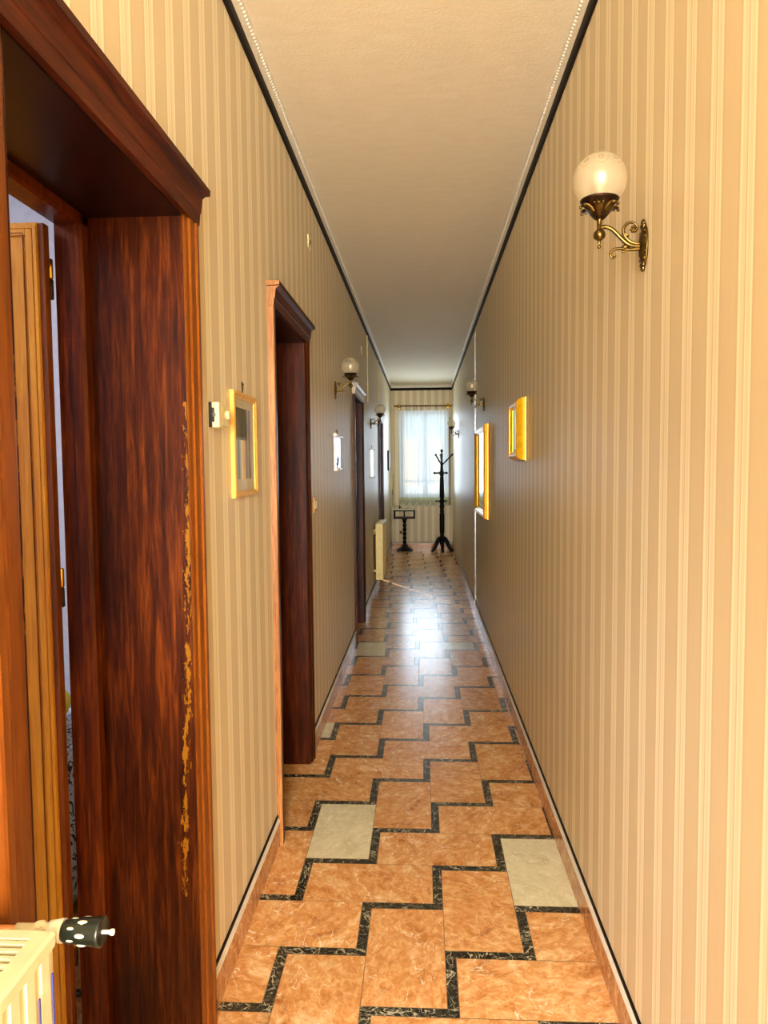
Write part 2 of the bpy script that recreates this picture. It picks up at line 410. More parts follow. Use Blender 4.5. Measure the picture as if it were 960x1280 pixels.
# ------------------------------------------------------------------ doorways
def casing_profile(y0, s):
    """y0 outer edge, s direction towards the opening; protrusion measured from the wall"""
    w = [(0, 0), (0, .021), (.004, .024), (.020, .024), (.024, .019), (.032, .017), (.036, .020), (.060, .019), (.064, .014), (.082, .013), (.0895, .010), (.0895, 0)]
    return [(XL+p, y0+s*d) for d, p in w]
def doorway(idx, a, b, leafmode, label, near_mat=None, worn=False, head_tip=WOODH):
    root = empty('door_%d' % idx, (XL, a, 0), label, 'doorway', kind='structure')
    o0, o1 = a-.09, b+.09
    for nm, y0, s, m in (('casing', o0, 1, near_mat or WOOD), ('casing', o1, -1, WOODO if worn else WOOD)):
        bm = bmn(); prism(bm, casing_profile(y0, s), 'Z', 0, H0+.005)
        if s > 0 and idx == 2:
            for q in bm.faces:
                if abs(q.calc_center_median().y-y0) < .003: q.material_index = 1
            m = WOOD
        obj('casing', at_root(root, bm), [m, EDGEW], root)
    # head board with projecting cap
    bm = bmn()
    prism(bm, [(XL, H0-.002), (XL+.024, H0-.002), (XL+.027, H0+.028), (XL+.0295, H0+.031), (XL+.034, H0+.066), (XL+.044, H0+.074), (XL+.050, H0+.078), (XL+.051, H0+.092), (XL, H0+.094)], 'Y', o0-.004, o1+.004)
    prism(bm, [(XL, H0+.076), (XL+.0505, H0+.0775), (XL+.0515, H0+.0925), (XL, H0+.0945)], 'Y', o0-.018, o1+.018)
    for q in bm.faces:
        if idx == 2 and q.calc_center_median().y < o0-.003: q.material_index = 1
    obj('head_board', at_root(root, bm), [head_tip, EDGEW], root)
    # reveal lining
    bm = bmn(); box(bm, XL-DEP+.001, XL+.009, a-.002, a+.006, 0, H0); obj('reveal_panel', at_root(root, bm), WOODW if worn else WOOD, root)
    bm = bmn(); box(bm, XL-DEP+.001, XL+.009, b-.006, b+.002, 0, H0); obj('reveal_panel', at_root(root, bm), None or (WOODWR if worn else WOOD), root)
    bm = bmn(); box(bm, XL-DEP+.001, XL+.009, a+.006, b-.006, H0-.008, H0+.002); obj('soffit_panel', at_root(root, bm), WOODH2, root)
    # inner frame with rebate
    xf = XL-DEP
    fr = bmn()
    for y0, s in ((a+.006, 1), (b-.006, -1)):
        prism(fr, [(xf+.004, y0), (xf+.004, y0+s*.030), (xf-.004, y0+s*.036), (xf-.030, y0+s*.036), (xf-.034, y0+s*.028), (xf-.070, y0+s*.028), (xf-.070, y0-s*.05), (xf, y0-s*.05), (xf, y0)], 'Z', 0, H0+.04)
    prism(fr, [(xf+.004, H0-.008), (xf+.004, H0-.032), (xf-.004, H0-.036), (xf-.030, H0-.036), (xf-.034, H0-.028), (xf-.070, H0-.028), (xf-.070, H0+.05), (xf, H0+.05), (xf, H0-.008)], 'Y', a+.006, b-.006)
    obj('door_frame', at_root(root, fr), WOODFR if worn else WOOD, root)
    la, lb = a+.040, b-.040; lw = lb-la; th = .042; zt = H0-.040
    # leaf in its own frame: u from hinge (0) to lock (lw), v thickness, z up
    leaf = bpy.data.objects.new('door_leaf', None)
    def leaf_mesh():
        bm = bmn()
        st = .105
        box(bm, 0, st, 0, th, .006, zt, 0); box(bm, lw-st, lw, 0, th, .006, zt, 0)
        for z0, z1 in ((.006, .20), (.93, 1.06), (zt-.11, zt)): box(bm, st, lw-st, 0, th, z0, z1, 0)
        for z0, z1 in ((.20, .93), (1.06, zt-.11)):
            box(bm, st, lw-st, .012, th-.012, z0, z1, 0)
            for vv0, vv1 in ((0.003, .014), (th-.014, th-.003)):
                w = .022
                box(bm, st, st+w, vv0, vv1, z0, z1, 1); box(bm, lw-st-w, lw-st, vv0, vv1, z0, z1, 1)
                box(bm, st+w, lw-st-w, vv0, vv1, z0, z0+w, 1); box(bm, st+w, lw-st-w, vv0, vv1, z1-w, z1, 1)
                box(bm, st+w+.03, lw-st-w-.03, vv0 if vv0 < .01 else vv0+.004, vv1-.004 if vv0 < .01 else vv1, z0+w+.03, z1-w-.03, 0)
        # rebated hinge edge
        box(bm, -.012, 0, .006, th-.006, .006, zt, 1)
        return bm
    def worn_leaf():
        bm = bmn(); box(bm, 0, lw, .003, th-.003, .006, zt, 0); box(bm, -.014, 0, .008, th-.008, .006, zt, 1)
        def ring(i, t_, w, v0, v1, mi):
            box(bm, i, i+w, v0, v1, t_, zt-t_, mi); box(bm, lw-i-w, lw-i, v0, v1, t_, zt-t_, mi)
            box(bm, i+w, lw-i-w, v0, v1, t_, t_+w, mi); box(bm, i+w, lw-i-w, v0, v1, zt-t_-w, zt-t_, mi)
        for a_, b_ in ((0, .003), (th-.003, th)):
            ring(0.001, .0005+.006, .009, a_, b_, 0); ring(.012, .016, .016, a_, b_, 0); ring(.033, .024, .003, a_-.001*(a_ == 0), b_+.001*(a_ > 0), 1)
            ring(.072, .066, .005, a_, b_, 0); ring(.079, .073, .020, a_-.006*(a_ == 0), b_+.006*(a_ > 0), 1); ring(.101, .095, .010, a_, b_, 0)
            ring(.135, .13, .012, a_, b_, 1)
        return bm
    if leafmode == 'open':
        M = Matrix.Translation((xf-.088, lb-.004-th, 0)) @ Matrix.Rotation(PI, 4, 'Z') @ Matrix.Translation((0, -th, 0))
        hx, hy = xf-.078, lb+.004
    elif leafmode == 'ajar':
        # hinged on the near side, leaving a slit at the far jamb
        M = Matrix.Translation((xf-.074, la, 0)) @ Matrix.Rotation(PI/2, 4, 'Z') @ Matrix.Scale(.925, 4, (1, 0, 0))
        hx, hy = xf-.076, la
    else:
        M = Matrix.Translation((xf-.074, la, 0)) @ Matrix.Rotation(PI/2, 4, 'Z'); hx, hy = xf-.076, la
    bm = worn_leaf() if worn else leaf_mesh(); bmesh.ops.transform(bm, matrix=M, verts=bm.verts)
    lo = obj('door_leaf', at_root(root, bm), [WOODL, WOODLD] if worn else [WOOD, WOODH], root, bevel=.002)
    if worn:
        for z in (.30, 1.252, 2.022):
            bm = bmn()
            lathe(bm, [(.0045, z+.001), (.007, z+.003), (.007, z+.048), (.005, z+.05)], 12, Matrix.Translation((hx+.002, hy-.012, 0)))
            lathe(bm, [(.0045, z-.050), (.007, z-.048), (.007, z-.003), (.005, z+.001)], 12, Matrix.Translation((hx+.002, hy-.012, 0)), mi=1)
            box(bm, hx-.02, hx, hy-.016, hy-.013, z+.004, z+.045); box(bm, hx-.02, hx, hy-.016, hy-.013, z-.045, z-.004, 1)
            obj('hinge', at_root(root, bm), [GOLDB, BRASSD], lo)
    bm = bmn(); hu = M @ Vector((lw-.05, 0, 1.0)); 
    box(bm, -.02, .02, -.004, 0, .93, 1.08); 
    lathe(bm, [(.008, 0), (.008, .045), (.010, .05)], 10, Matrix.Translation((0, -.002, 1.03)) @ Matrix.Rotation(PI/2, 4, 'X'))
    tube(bm, [(0, -.045, 1.03), (-.04, -.048, 1.03), (-.11, -.044, 1.025)], [.009, .008, .006])
    bmesh.ops.transform(bm, matrix=M @ Matrix.Translation((lw-.05, 0, 0)), verts=bm.verts)
    obj('door_handle', at_root(root, bm), GOLDB, lo)
    return root
EDGEW = wood('lit_worn_edge_wood', (140, 88, 44), (188, 128, 72), (208, 154, 98))  # worn wood, with the light on the viewer-facing edge painted into its tone
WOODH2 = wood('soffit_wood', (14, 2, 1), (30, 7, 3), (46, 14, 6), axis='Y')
WOODWR = WOODW
WOODFR = wood('frame_wood', (50, 14, 1), (104, 42, 5), (146, 70, 10), spec=.16)
doorway(1, *doors[0], 'open', 'nearest doorway on the left, worn varnish reveal and open panelled door', WOODO, True)
doorway(2, *doors[1], 'closed', 'second doorway on the left, just past the gold framed picture', WOODO)
doorway(3, *doors[2], 'closed', 'third doorway on the left, just past the white scroll with dark plant', head_tip=plain('pale_reflection_head', (206, 198, 186), .4))  # pale head colour stands in for a glossy reflection
doorway(4, *doors[3], 'ajar', 'fourth doorway on the left, beyond the far radiator', head_tip=WHITEP)  # white on this head imitates a reflection along the board

# ------------------------------------------------------------------ side rooms behind the open doors
xw = XL-DEP
bm = bmn()
for a in (box(bm, -3.4, xw, -.12, 0.0, 0, 2.9), box(bm, -3.4, xw, 2.80, 2.90, 0, 2.9), box(bm, -3.5, -3.4, -.12, 2.9, 0, 2.9), box(bm, -3.5, xw, -.12, 2.9, 2.9, 3.0)): pass
tag(obj('wall_bedroom', bm, PLAST), 'pale lavender plaster shell of the room behind the open door', 'wall', kind='structure')
bm = bmn(); box(bm, -3.4, MX0, -.12, 2.9, -.1, 0)
tag(obj('floor_bedroom', bm, plain('bedroom_floor', (170, 120, 80), .4)), 'plain floor of the room behind the open door', 'floor', kind='structure')
bm = bmn()
box(bm, -2.6, xw, 9.8, 9.88, 0, CEIL); box(bm, -2.6, xw, 12.7, 12.8, 0, CEIL); box(bm, -2.7, -2.6, 9.8, 12.8, 0, CEIL); box(bm, -2.7, xw, 9.8, 12.8, CEIL, CEIL+.1); box(bm, -2.7, MX0, 9.8, 12.8, -.1, 0)
tag(obj('wall_side_room', bm, PLAST), 'plaster shell of the sunny room behind the far door', 'wall', kind='structure')
for k, (y0, y1) in enumerate(((2.95, 3.78), (6.38, 7.25))):
    bm = bmn(); box(bm, xw-.20, xw-.14, y0, y1, 0, 2.4)
    tag(obj('wall_lobby', bm, PLAST), 'plaster blocking behind the %s closed door' % ('second' if k == 0 else 'third'), 'wall', kind='structure')

# bed seen through the hinge gap
bed = empty('bed', (-2.2, 2.36, 0), 'bed against the room wall, glimpsed through the hinge gap of the open door', 'bed')
bm = bmn()
box(bm, -.98, .98, -.40, .40, .22, .30)
for sx in (-1, 1):
    for sy in (-1, 1): box(bm, sx*.94-.03, sx*.94+.03, sy*.36-.03, sy*.36+.03, 0, .22)
obj('bed_frame', bm, WOODK, bed)
t = NT('patterned_bedspread'); v = t.coord('Object', (1, 1, 1)); n = t.noise(v, 6, 2, .5, 2.5)
k = t.math('LESS_THAN', t.math('ABSOLUTE', t.math('SUBTRACT', t.math('FRACT', t.math('MULTIPLY', n, 7)), .5)), .14)
t.bsdf(t.mix(k, lin((196, 204, 222)), lin((20, 22, 26))), .8)
bm = bmn(); box(bm, -1.02, 1.02, -.42, .42, .08, .62); bmesh.ops.subdivide_edges(bm, edges=bm.edges, cuts=5, use_grid_fill=True)
for vv in bm.verts:
    if vv.co.z > .5: vv.co.z += .012*math.sin(vv.co.x*13)*math.cos(vv.co.y*9)
    elif vv.co.z < .3: vv.co.y *= 1+.03*math.sin(vv.co.x*17)
obj('bedspread', bm, t.m, bed, bevel=.03)
bm = bmn(); ball(bm, (0, 0, 0), .1, 20, 12, sc=(1.9, 2.6, .75))
pl = obj('pillow', bm, plain('yellow_cloth', (214, 190, 30), .8)); pl.location = (-1.42, 2.36, .725)
tag(pl, 'yellow pillow on the bed beyond the hinge gap of the open door', 'pillow')

# ------------------------------------------------------------------ wall sconces
def sconce_proto():
    """local frame: wall plane at x=0, corridor towards +x, z=0 at the plate centre"""
    r = empty('wall_sconce', (0, 0, 0), 'x', 'wall lamp', 'brass wall sconces with glass globes along both walls')
    bm = bmn()   # oval back plate, domed, with leafy tips
    def oval(a, z): return 1
    M = Matrix.Rotation(PI/2, 4, 'Y') @ Matrix.Diagonal((1.55, .82, 1, 1))
    lathe(bm, [(.031, 0), (.034, .003), (.033, .006), (.028, .007), (.026, .0095), (.018, .013), (.010, .015), (.001, .0155)], 28, M)
    for s in (-1, 1):
        ball(bm, (.006, 0, s*.054), .008, 10, 8, sc=(.7, 1, 1.2)); ball(bm, (.006, .007, s*.047), .006, 8, 6); ball(bm, (.006, -.007, s*.047), .006, 8, 6)
    for k in range(16):
        a = 2*PI*k/16; ball(bm, (.0075, .0245*math.cos(a), .0465*math.sin(a)), .0032, 6, 5)
    obj('wall_plate', bm, BRASS, r)
    gx = .112
    bm = bmn()
    sw = lambda l: [(x/1000, 0, z/1000) for x, z in l]
    tube(bm, spline(sw([(10, -2), (28, 0), (45, 6), (62, 22), (80, 40), (96, 47), (112, 44)]), 6), [.0052]*36+[.0045], 10)
    sc = spline(sw([(12, 4), (30, 7), (46, 18), (54, 33), (51, 47), (40, 56), (27, 54), (20, 44), (24, 36), (30, 38)]), 5)
    tube(bm, sc, [.0046-.0018*i/len(sc) for i in range(len(sc))], 8)
    lc = spline(sw([(10, -7), (35, -9), (58, -6), (76, -8), (85, -19), (80, -28), (73, -24), (77, -20)]), 5)
    tube(bm, lc, [.0044-.0020*i/len(lc) for i in range(len(lc))], 8)
    tube(bm, spline(sw([(44, -8), (52, -14), (57, -13)]), 4), [.003]*8+[.0012], 6)
    tube(bm, spline(sw([(52, 33), (44, 24), (41, 27)]), 4), [.003]*8+[.001], 6)
    for k in range(7):   # rosette in the scroll
        a = 2*PI*k/6; rr = .0058 if k < 6 else 0
        ball(bm, (.029+rr*math.cos(a), 0, .040+rr*math.sin(a)), .0036, 8, 6, sc=(1, 1.5, 1))
    ball(bm, (.048, 0, -.003), .0075, 10, 8, sc=(1.5, 1, .8))
    obj('arm', bm, BRASS, r)
    T = Matrix.Translation((gx, 0, 0))
    bm = bmn()
    lathe(bm, [(.001, -.006), (.0045, -.003), (.0048, .000), (.0026, .003), (.0030, .006), (.0042, .009), (.0030, .0115), (.0045, .014), (.0135, .021), (.0150, .028), (.0125, .036), (.0062, .041), (.0062, .062), (.0075, .066), (.0110, .072)], 18, T)
    for k in range(8):
        a = 2*PI*k/8; ball(bm, (gx+.0115*math.cos(a), .0115*math.sin(a), .027), .0042, 6, 5, sc=(.8, .8, 1.5))
    obj('finial', bm, BRASS, r)
    bm = bmn()
    lathe(bm, [(.008, .066), (.018, .074), (.030, .092), (.0405, .104), (.0455, .109), (.0470, .112), (.044, .115), (.036, .113), (.010, .080)], 28, T)
    cup = obj('gallery_cup', bm, BRASSD, r)
    bm = bmn()
    for k in range(6):   # acanthus leaves curling outward
        a = 2*PI*k/6+.26; ca, sa = math.cos(a), math.sin(a); R = Matrix.Translation((gx, 0, 0)) @ Matrix.Rotation(a, 4, 'Z')
        spine = [(.009, .064), (.018, .071), (.029, .084), (.039, .092), (.047, .094), (.051, .090)]
        wid = [.006, .011, .014, .013, .010, .003]
        prev = None
        for (rx, z), w in zip(spine, wid):
            row = [bm.verts.new(R @ Vector((rx-abs(t_)*.004, t_*w, z+abs(t_)*.004+(.0015 if t_ in (-.5, .5) else 0)))) for t_ in (-1, -.5, 0, .5, 1)]
            if prev:
                for j in range(4):
                    q = bm.faces.new((prev[j], prev[j+1], row[j+1], row[j])); q.smooth = True
            prev = row
        ball(bm, R @ Vector((.050, 0, .091)), .0042, 8, 6)
        ball(bm, R @ Vector((.044, .010, .094)), .0032, 6, 5); ball(bm, R @ Vector((.044, -.010, .094)), .0032, 6, 5)
    lv = obj('leaves', bm, BRASS, cup, recalc=False)
    so = lv.modifiers.new('thick', 'SOLIDIFY'); so.thickness = .0016
    bm = bmn(); R0 = .0645; prof = []
    for k in range(22):
        a = -PI/2+.66+(PI-.66)*k/21; prof.append((R0*math.cos(a), R0*math.sin(a)))
    lathe(bm, prof, 40)
    bm.faces.ensure_lookup_table()
    bmesh.ops.delete(bm, geom=[f for f in bm.faces if len(f.verts) > 4], context='FACES_ONLY')
    gl = obj('globe', bm, GLOBE, r); gl.location = (gx, 0, .159)
    bm = bmn(); lathe(bm, [(.006, .108), (.0065, .128), (.010, .134), (.016, .150), (.018, .162), (.015, .174), (.008, .181), (.001, .183)], 16, T)
    obj('bulb', bm, BULB, r)
    bm = bmn(); lathe(bm, [(.012, .084), (.012, .112), (.009, .122), (.0065, .126)], 14, T); obj('lamp_holder', bm, BRASSD, r)
    return r
sp = sconce_proto()
spots = [  # side, y, z, label
    ('R', 1.86, 2.088, 'large nearest brass sconce with frosted globe on the right wall'),
    ('R', 6.60, 2.105, 'brass globe sconce on the right wall just beyond the large gold mirror'),
    ('R', 11.3, 2.050, 'farthest right wall sconce, beside the curtained window'),
    ('L', 5.06, 2.085, 'brass globe sconce on the left wall above the scroll with the dark plant'),
    ('L', 8.50, 2.060, 'brass globe sconce on the left wall above the narrow plain white scroll')]
for i, (s, y, z, lab) in enumerate(spots):
    o = sp if i == 0 else copy_tree(sp)
    o.location = (XR if s == 'R' else XL, y, z); o.rotation_euler = (0, 0, PI if s == 'R' else 0); o['label'] = lab

# ------------------------------------------------------------------ radiators
def radiator(name, x0, x1, y0, y1, z0, z1, label, mat, pitch, brackets=True):
    r = empty(name, (x0, y0, 0), label, 'radiator')
    bm = bmn()  # body: ribbed front and back sheets, end caps
    n = int((y1-y0-.05)/pitch)
    pf = []
    box(bm, x0+.012, x1-.006, y0, y0+.003, z0, z1-.006); box(bm, x0+.012, x1-.006, y1-.003, y1, z0, z1-.006)
    for xs, s in ((x1, -1), (x0+.012, 1)):
        pts = [(xs+s*.010, y0+.001)]; yy = y0+.001
        pts += [(xs+s*.002, y0+.003), (xs+s*.002, y0+.024)]; yy = y0+.024
        while yy < y1-.03:
            pts += [(xs+s*.0065, yy+.006), (xs+s*.0065, yy+.010), (xs, yy+.016), (xs, yy+pitch)]; yy += pitch
        pts += [(xs+s*.002, y1-.003), (xs+s*.010, y1-.001)]
        prism(bm, pts, 'Z', z0, z1-.004)
    obj('panel', at_root(r, bm), mat, r)
    bm = bmn()
    zt = z1
    box(bm, x1-.024, x1-.0065, y0+.001, y1-.001, zt-.006, zt); box(bm, x0+.010, x0+.030, y0, y1, zt-.006, zt)
    box(bm, x0+.030, x1-.024, y0, y0+.016, zt-.006, zt); box(bm, x0+.030, x1-.024, y1-.016, y1, zt-.006, zt)
    yy = y0+.022
    while yy < y1-.022: box(bm, x0+.028, x1-.022, yy, yy+.006, zt-.006, zt-.001); yy += .014
    prism(bm, [(x1-.004, zt-.022), (x1, zt-.020), (x1+.001, zt-.004), (x1-.003, zt), (x1-.0065, zt), (x1-.0065, zt-.02)], 'Y', y0, y1)
    obj('top_grille', at_root(r, bm), mat, r)
    if brackets:
        for yy in (y0+.12, y1-.12):
            for zz in (z0+.08, z1-.10):
                bm = bmn(); box(bm, XL, x0+.016, yy, yy+.02, zz, zz+.02); obj('wall_bracket', at_root(r, bm), IVORY, r)
    return r
r1 = radiator('radiator', -.590, -.480, -.55, .884, .12, .955, 'cream ribbed radiator at the lower left with black thermostatic valve', RAD, .034)
bm = bmn(); Y = .925
for (yy, z0, z1) in ((.8745, .80, .905), (.842, .79, .895)):
    box(bm, -.4801, -.4788, yy-.0016, yy+.0016, z0, z1)
obj('ink_mark', at_root(r1, bm), BLUEP, r1)
bm = bmn(); A = Matrix.Translation((0, Y, .928)) @ Matrix.Rotation(PI/2, 4, 'Y')
lathe(bm, [(.0085, -.555), (.0085, -.530), (.011, -.528), (.0125, -.520), (.0095, -.515), (.0095, -.507)], 14, A)
tube(bm, [(-.520, Y, .928), (-.520, .905, .926), (-.520, .886, .926)], .010, 10)
valve = obj('valve_body', at_root(r1, bm), CREAM, r1)
bm = bmn(); lathe(bm, [(.0055, -.596), (.0055, -.552)], 10, A); obj('pipe', at_root(r1, bm), COPPER, r1)
bm = bmn(); lathe(bm, [(.0125, -.509), (.0140, -.500), (.0155, -.492), (.0155, -.489)], 18, A); obj('collar', at_root(r1, bm), WHITEP, valve)
bm = bmn()
lathe(bm, [(.0130, -.489), (.0150, -.484), (.0165, -.470), (.0178, -.446), (.0190, -.440), (.0195, -.436), (.0170, -.434), (.0150, -.437), (.003, -.437)], 28, A, squash=lambda a, z: 1+.035*math.cos(12*a) if -.48 < z < -.445 else 1)
knob = obj('valve_knob', at_root(r1, bm), KNOB, valve)
bm = bmn()
for k in range(6):
    a = 2*PI*k/6+.3; ball(bm, A @ Vector((.0152*math.cos(a), .0152*math.sin(a), -.460)), .0042, 8, 6, sc=(1.9, 1, .8))
    a += .5; ball(bm, A @ Vector((.0150*math.cos(a), .0150*math.sin(a), -.474)), .0026, 8, 6, sc=(2.2, 1, .7))
obj('grip_window', at_root(r1, bm), CREAM, knob)
bm = bmn(); lathe(bm, [(.0028, -.438), (.0028, -.426), (.0042, -.424), (.0042, -.420), (.001, -.419)], 10, A); obj('pin', at_root(r1, bm), CARD, knob)
r2 = radiator('radiator', -.590, -.492, 8.75, 9.50, .19, .868, 'yellowed slim radiator on the left wall before the farthest doorway', RADY, .04)
bm = bmn()
lathe(bm, [(.018, 0), (.018, .008), (.012, .012)], 16, Matrix.Translation((-.545, 8.75, .245)) @ Matrix.Rotation(PI/2, 4, 'X'))
obj('end_plug', at_root(r2, bm), RADY, r2)
bm = bmn(); box(bm, -.565, -.530, 8.738, 8.75, .79, .825); obj('end_cap', at_root(r2, bm), RADY, r2, bevel=.003)
bm = bmn(); box(bm, -.609, -.590, 8.79, 8.82, .74, .78); obj('wall_hook', at_root(r2, bm), plain('lime_bracket', (190, 180, 50), .5), r2)

# ------------------------------------------------------------------ framed pictures (left wall)
def frame_ring(bm, y0, y1, z0, z1, w, prof, xs, s, mi=0):
    """mitred rectangular frame; prof = list of (inset, protrusion)"""
    loops = []
    for ins, p in prof:
        loops.append([bm.verts.new((xs+s*p, yy, zz)) for yy, zz in ((y0+ins, z0+ins), (y1-ins, z0+ins), (y1-ins, z1-ins), (y0+ins, z1-ins))])
    for A, B in zip(loops, loops[1:]):
        for k in range(4):
            f = bm.faces.new((A[k], A[(k+1) % 4], B[(k+1) % 4], B[k])); f.material_index = mi
pr = empty('framed_picture', (XL, 2.447, 1.455), 'gold framed abstract print hanging beside the thermostat', 'picture')
bm = bmn(); frame_ring(bm, 2.290, 2.604, 1.455, 1.800, .02, [(0, 0), (0, .012), (.004, .015), (.012, .015), (.016, .011), (.021, .009), (.021, .004)], XL, 1)
obj('frame', at_root(pr, bm), GOLDP, pr)
t = NT('abstract_print'); tc = t.n.new('ShaderNodeTexCoord'); s3 = t.n.new('ShaderNodeSeparateXYZ'); t.link(tc.outputs['Object'], s3.inputs[0])
u_ = s3.outputs[1]; w_ = s3.outputs[2]
nz = t.noise(t.coord('Object', (1, 1, .22)), 16, 3, .5, 1.0)
uu = t.math('ADD', u_, t.math('MULTIPLY', t.math('SUBTRACT', nz, .5), .05))
c1 = t.ramp(t.math('ADD', t.math('DIVIDE', uu, .25), .5), [(0, lin((120, 140, 144))), (.14, lin((190, 198, 190))), (.22, lin((100, 116, 124))), (.34, lin((236, 234, 214))), (.42, lin((244, 196, 50))), (.52, lin((230, 184, 74))), (.58, lin((130, 126, 124))), (.72, lin((196, 196, 202))), (.8, lin((104, 102, 114))), (.9, lin((206, 206, 208))), (1, lin((170, 174, 180)))])
dk = t.math('MULTIPLY', t.math('LESS_THAN', uu, .035), t.math('GREATER_THAN', w_, .190))
c2 = t.ramp(nz, [(.3, lin((34, 40, 34))), (.5, lin((84, 84, 62))), (.65, lin((140, 126, 72)))])
c = t.mix(dk, c1, c2)
inside = t.math('MULTIPLY', t.math('MULTIPLY', t.math('LESS_THAN', t.math('ABSOLUTE', u_), .112), t.math('GREATER_THAN', w_, .060)), t.math('LESS_THAN', w_, .295))
c = t.mix(inside, lin((214, 204, 176)), c); t.bsdf(c, .6)
bm = bmn(); box(bm, XL+.002, XL+.005, 2.308, 2.586, 1.473, 1.782); obj('print', at_root(pr, bm), t.m, pr)
bm = bmn(); box(bm, XL+.0062, XL+.0072, 2.310, 2.584, 1.475, 1.780); obj('glazing', at_root(pr, bm), GLASS, pr)
bm = bmn(); tube(bm, [(XL+.001, 2.447, 1.798), (XL+.004, 2.440, 1.835)], .0012, 6); tube(bm, [(XL+.001, 2.447, 1.798), (XL+.004, 2.456, 1.835)], .0012, 6)
lathe(bm, [(.004, 0), (.004, .003), (.0015, .006)], 10, Matrix.Translation((XL, 2.447, 1.834)) @ Matrix.Rotation(PI/2, 4, 'Y')); box(bm, XL, XL+.002, 2.443, 2.451, 1.822, 1.842)
obj('hanging_hook', at_root(pr, bm), BRASSD, pr)

def scroll(y0, y1, z0, z1, label, plant):
    r = empty('wall_scroll', (XL, (y0+y1)/2, z0), label, 'wall hanging')
    bm = bmn(); box(bm, XL+.001, XL+.006, y0+.025, y1-.045, z0+.012, z1-.012); obj('panel', at_root(r, bm), GLAZED, r)
    for z in (z0+.012, z1-.012):
        bm = bmn(); tube(bm, [(XL+.014, y0, z), (XL+.014, y1, z)], .012, 12); obj('rod', at_root(r, bm), GLAZED, r)
    bm = bmn(); tube(bm, [(XL+.004, (y0+y1)/2, z1), (XL+.003, (y0+y1)/2, z1+.03)], .003, 6); obj('hanger', at_root(r, bm), BRASSD, r)
    if plant:
        yc = (y0+y1)/2-.01; x = XL+.0075
        bm = bmn()
        def fl(pts, m=0):
            f = bm.faces.new([bm.verts.new((x, a, b)) for a, b in pts]); f.material_index = m
        def blade(ya, za, yb, zb, w):
            d = Vector((yb-ya, zb-za)); n = Vector((-d.y, d.x)).normalized()*w; m = Vector(((ya+yb)/2, (za+zb)/2))
            fl([(ya, za), tuple(m+n), (yb, zb), tuple(m-n)])
        blade(yc, z0+.03, yc-.01, z0+.155, .008)
        blade(yc, z0+.05, yc+.09, z0+.10, .014); blade(yc+.01, z0+.045, yc+.07, z0+.06, .012)
        blade(yc, z0+.04, yc-.07, z0+.05, .013); blade(yc, z0+.06, yc-.05, z0+.095, .01); blade(yc+.02, z0+.02, yc-.06, z0+.035, .012); blade(yc, z0+.07, yc+.05, z0+.12, .009)
        obj('ink_plant', at_root(r, bm), plain('dark_ink', (22, 28, 34), .7), r, recalc=False)
        bm = bmn(); fl([(yc-.022, z0+.148), (yc+.006, z0+.145), (yc+.008, z0+.168), (yc-.016, z0+.172)]); obj('ink_flower', at_root(r, bm), plain('blue_grey_ink', (80, 110, 140), .7), r, recalc=False)
scroll(4.93, 5.345, 1.528, 1.785, 'white wall scroll painted with a dark plant, between second and third doorways', True)
scroll(8.34, 8.83, 1.42, 1.775, 'narrow plain white scroll on the left wall after the third doorway', False)
r = empty('framed_picture', (XL, 12.7, 1.49), 'black framed picture with cut corners, last on the left wall', 'picture')
def octo(y0, y1, z0, z1, c): return [(y0+c, z0), (y1-c, z0), (y1, z0+c), (y1, z1-c), (y1-c, z1), (y0+c, z1), (y0, z1-c), (y0, z0+c)]
bm = bmn(); prism(bm, octo(12.42, 12.98, 1.49, 1.835, .03), 'X', XL, XL+.028); obj('frame', at_root(r, bm), WOODK, r, bevel=.004)
bm = bmn(); prism(bm, octo(12.48, 12.92, 1.54, 1.785, .02), 'X', XL+.028, XL+.0295); obj('print', at_root(r, bm), plain('dim_print', (58, 56, 58), .3), r)

# ------------------------------------------------------------------ mirrors (right wall)
def mirror(y0, y1, z0, z1, w, prof, label, extra_inner):
    r = empty('wall_mirror', (XR, (y0+y1)/2, z0), label, 'mirror')
    bm = bmn(); frame_ring(bm, y0, y1, z0, z1, w, prof, XR, -1); 
    obj('frame', at_root(r, bm), GOLD, r)
    i, p = prof[-1]
    bm = bmn(); box(bm, XR-p-.003, XR-p, y0+i-.002, y1-i+.002, z0+i-.002, z1-i+.002); obj('mirror_glass', at_root(r, bm), MIRR, r)
    bm = bmn(); frame_ring(bm, y0-.0015, y1+.0015, z0-.0015, z1+.0015, w, [(0, 0), (0, extra_inner), (.002, extra_inner)], XR, -1); obj('back_edge', at_root(r, bm), DRED, r)
    return r
mirror(6.12, 7.22, 1.105, 1.905, .05, [(0, 0), (0, .018), (.003, .020), (.006, .034), (.012, .045), (.020, .049), (.028, .046), (.034, .046), (.046, .034), (.050, .034), (.058, .026), (.058, .020)], 'large gold framed mirror on the right wall, the farther of the two', .007)
mirror(3.90, 4.31, 1.580, 1.915, .05, [(0, 0), (.001, .010), (.004, .020), (.003, .026), (.005, .030), (.010, .038), (.016, .047), (.020, .052), (.026, .055), (.032, .053), (.036, .050), (.036, .046), (.046, .045), (.050, .038), (.050, .036)], 'small deep gold framed mirror on the right wall, the nearer of the two', .006)

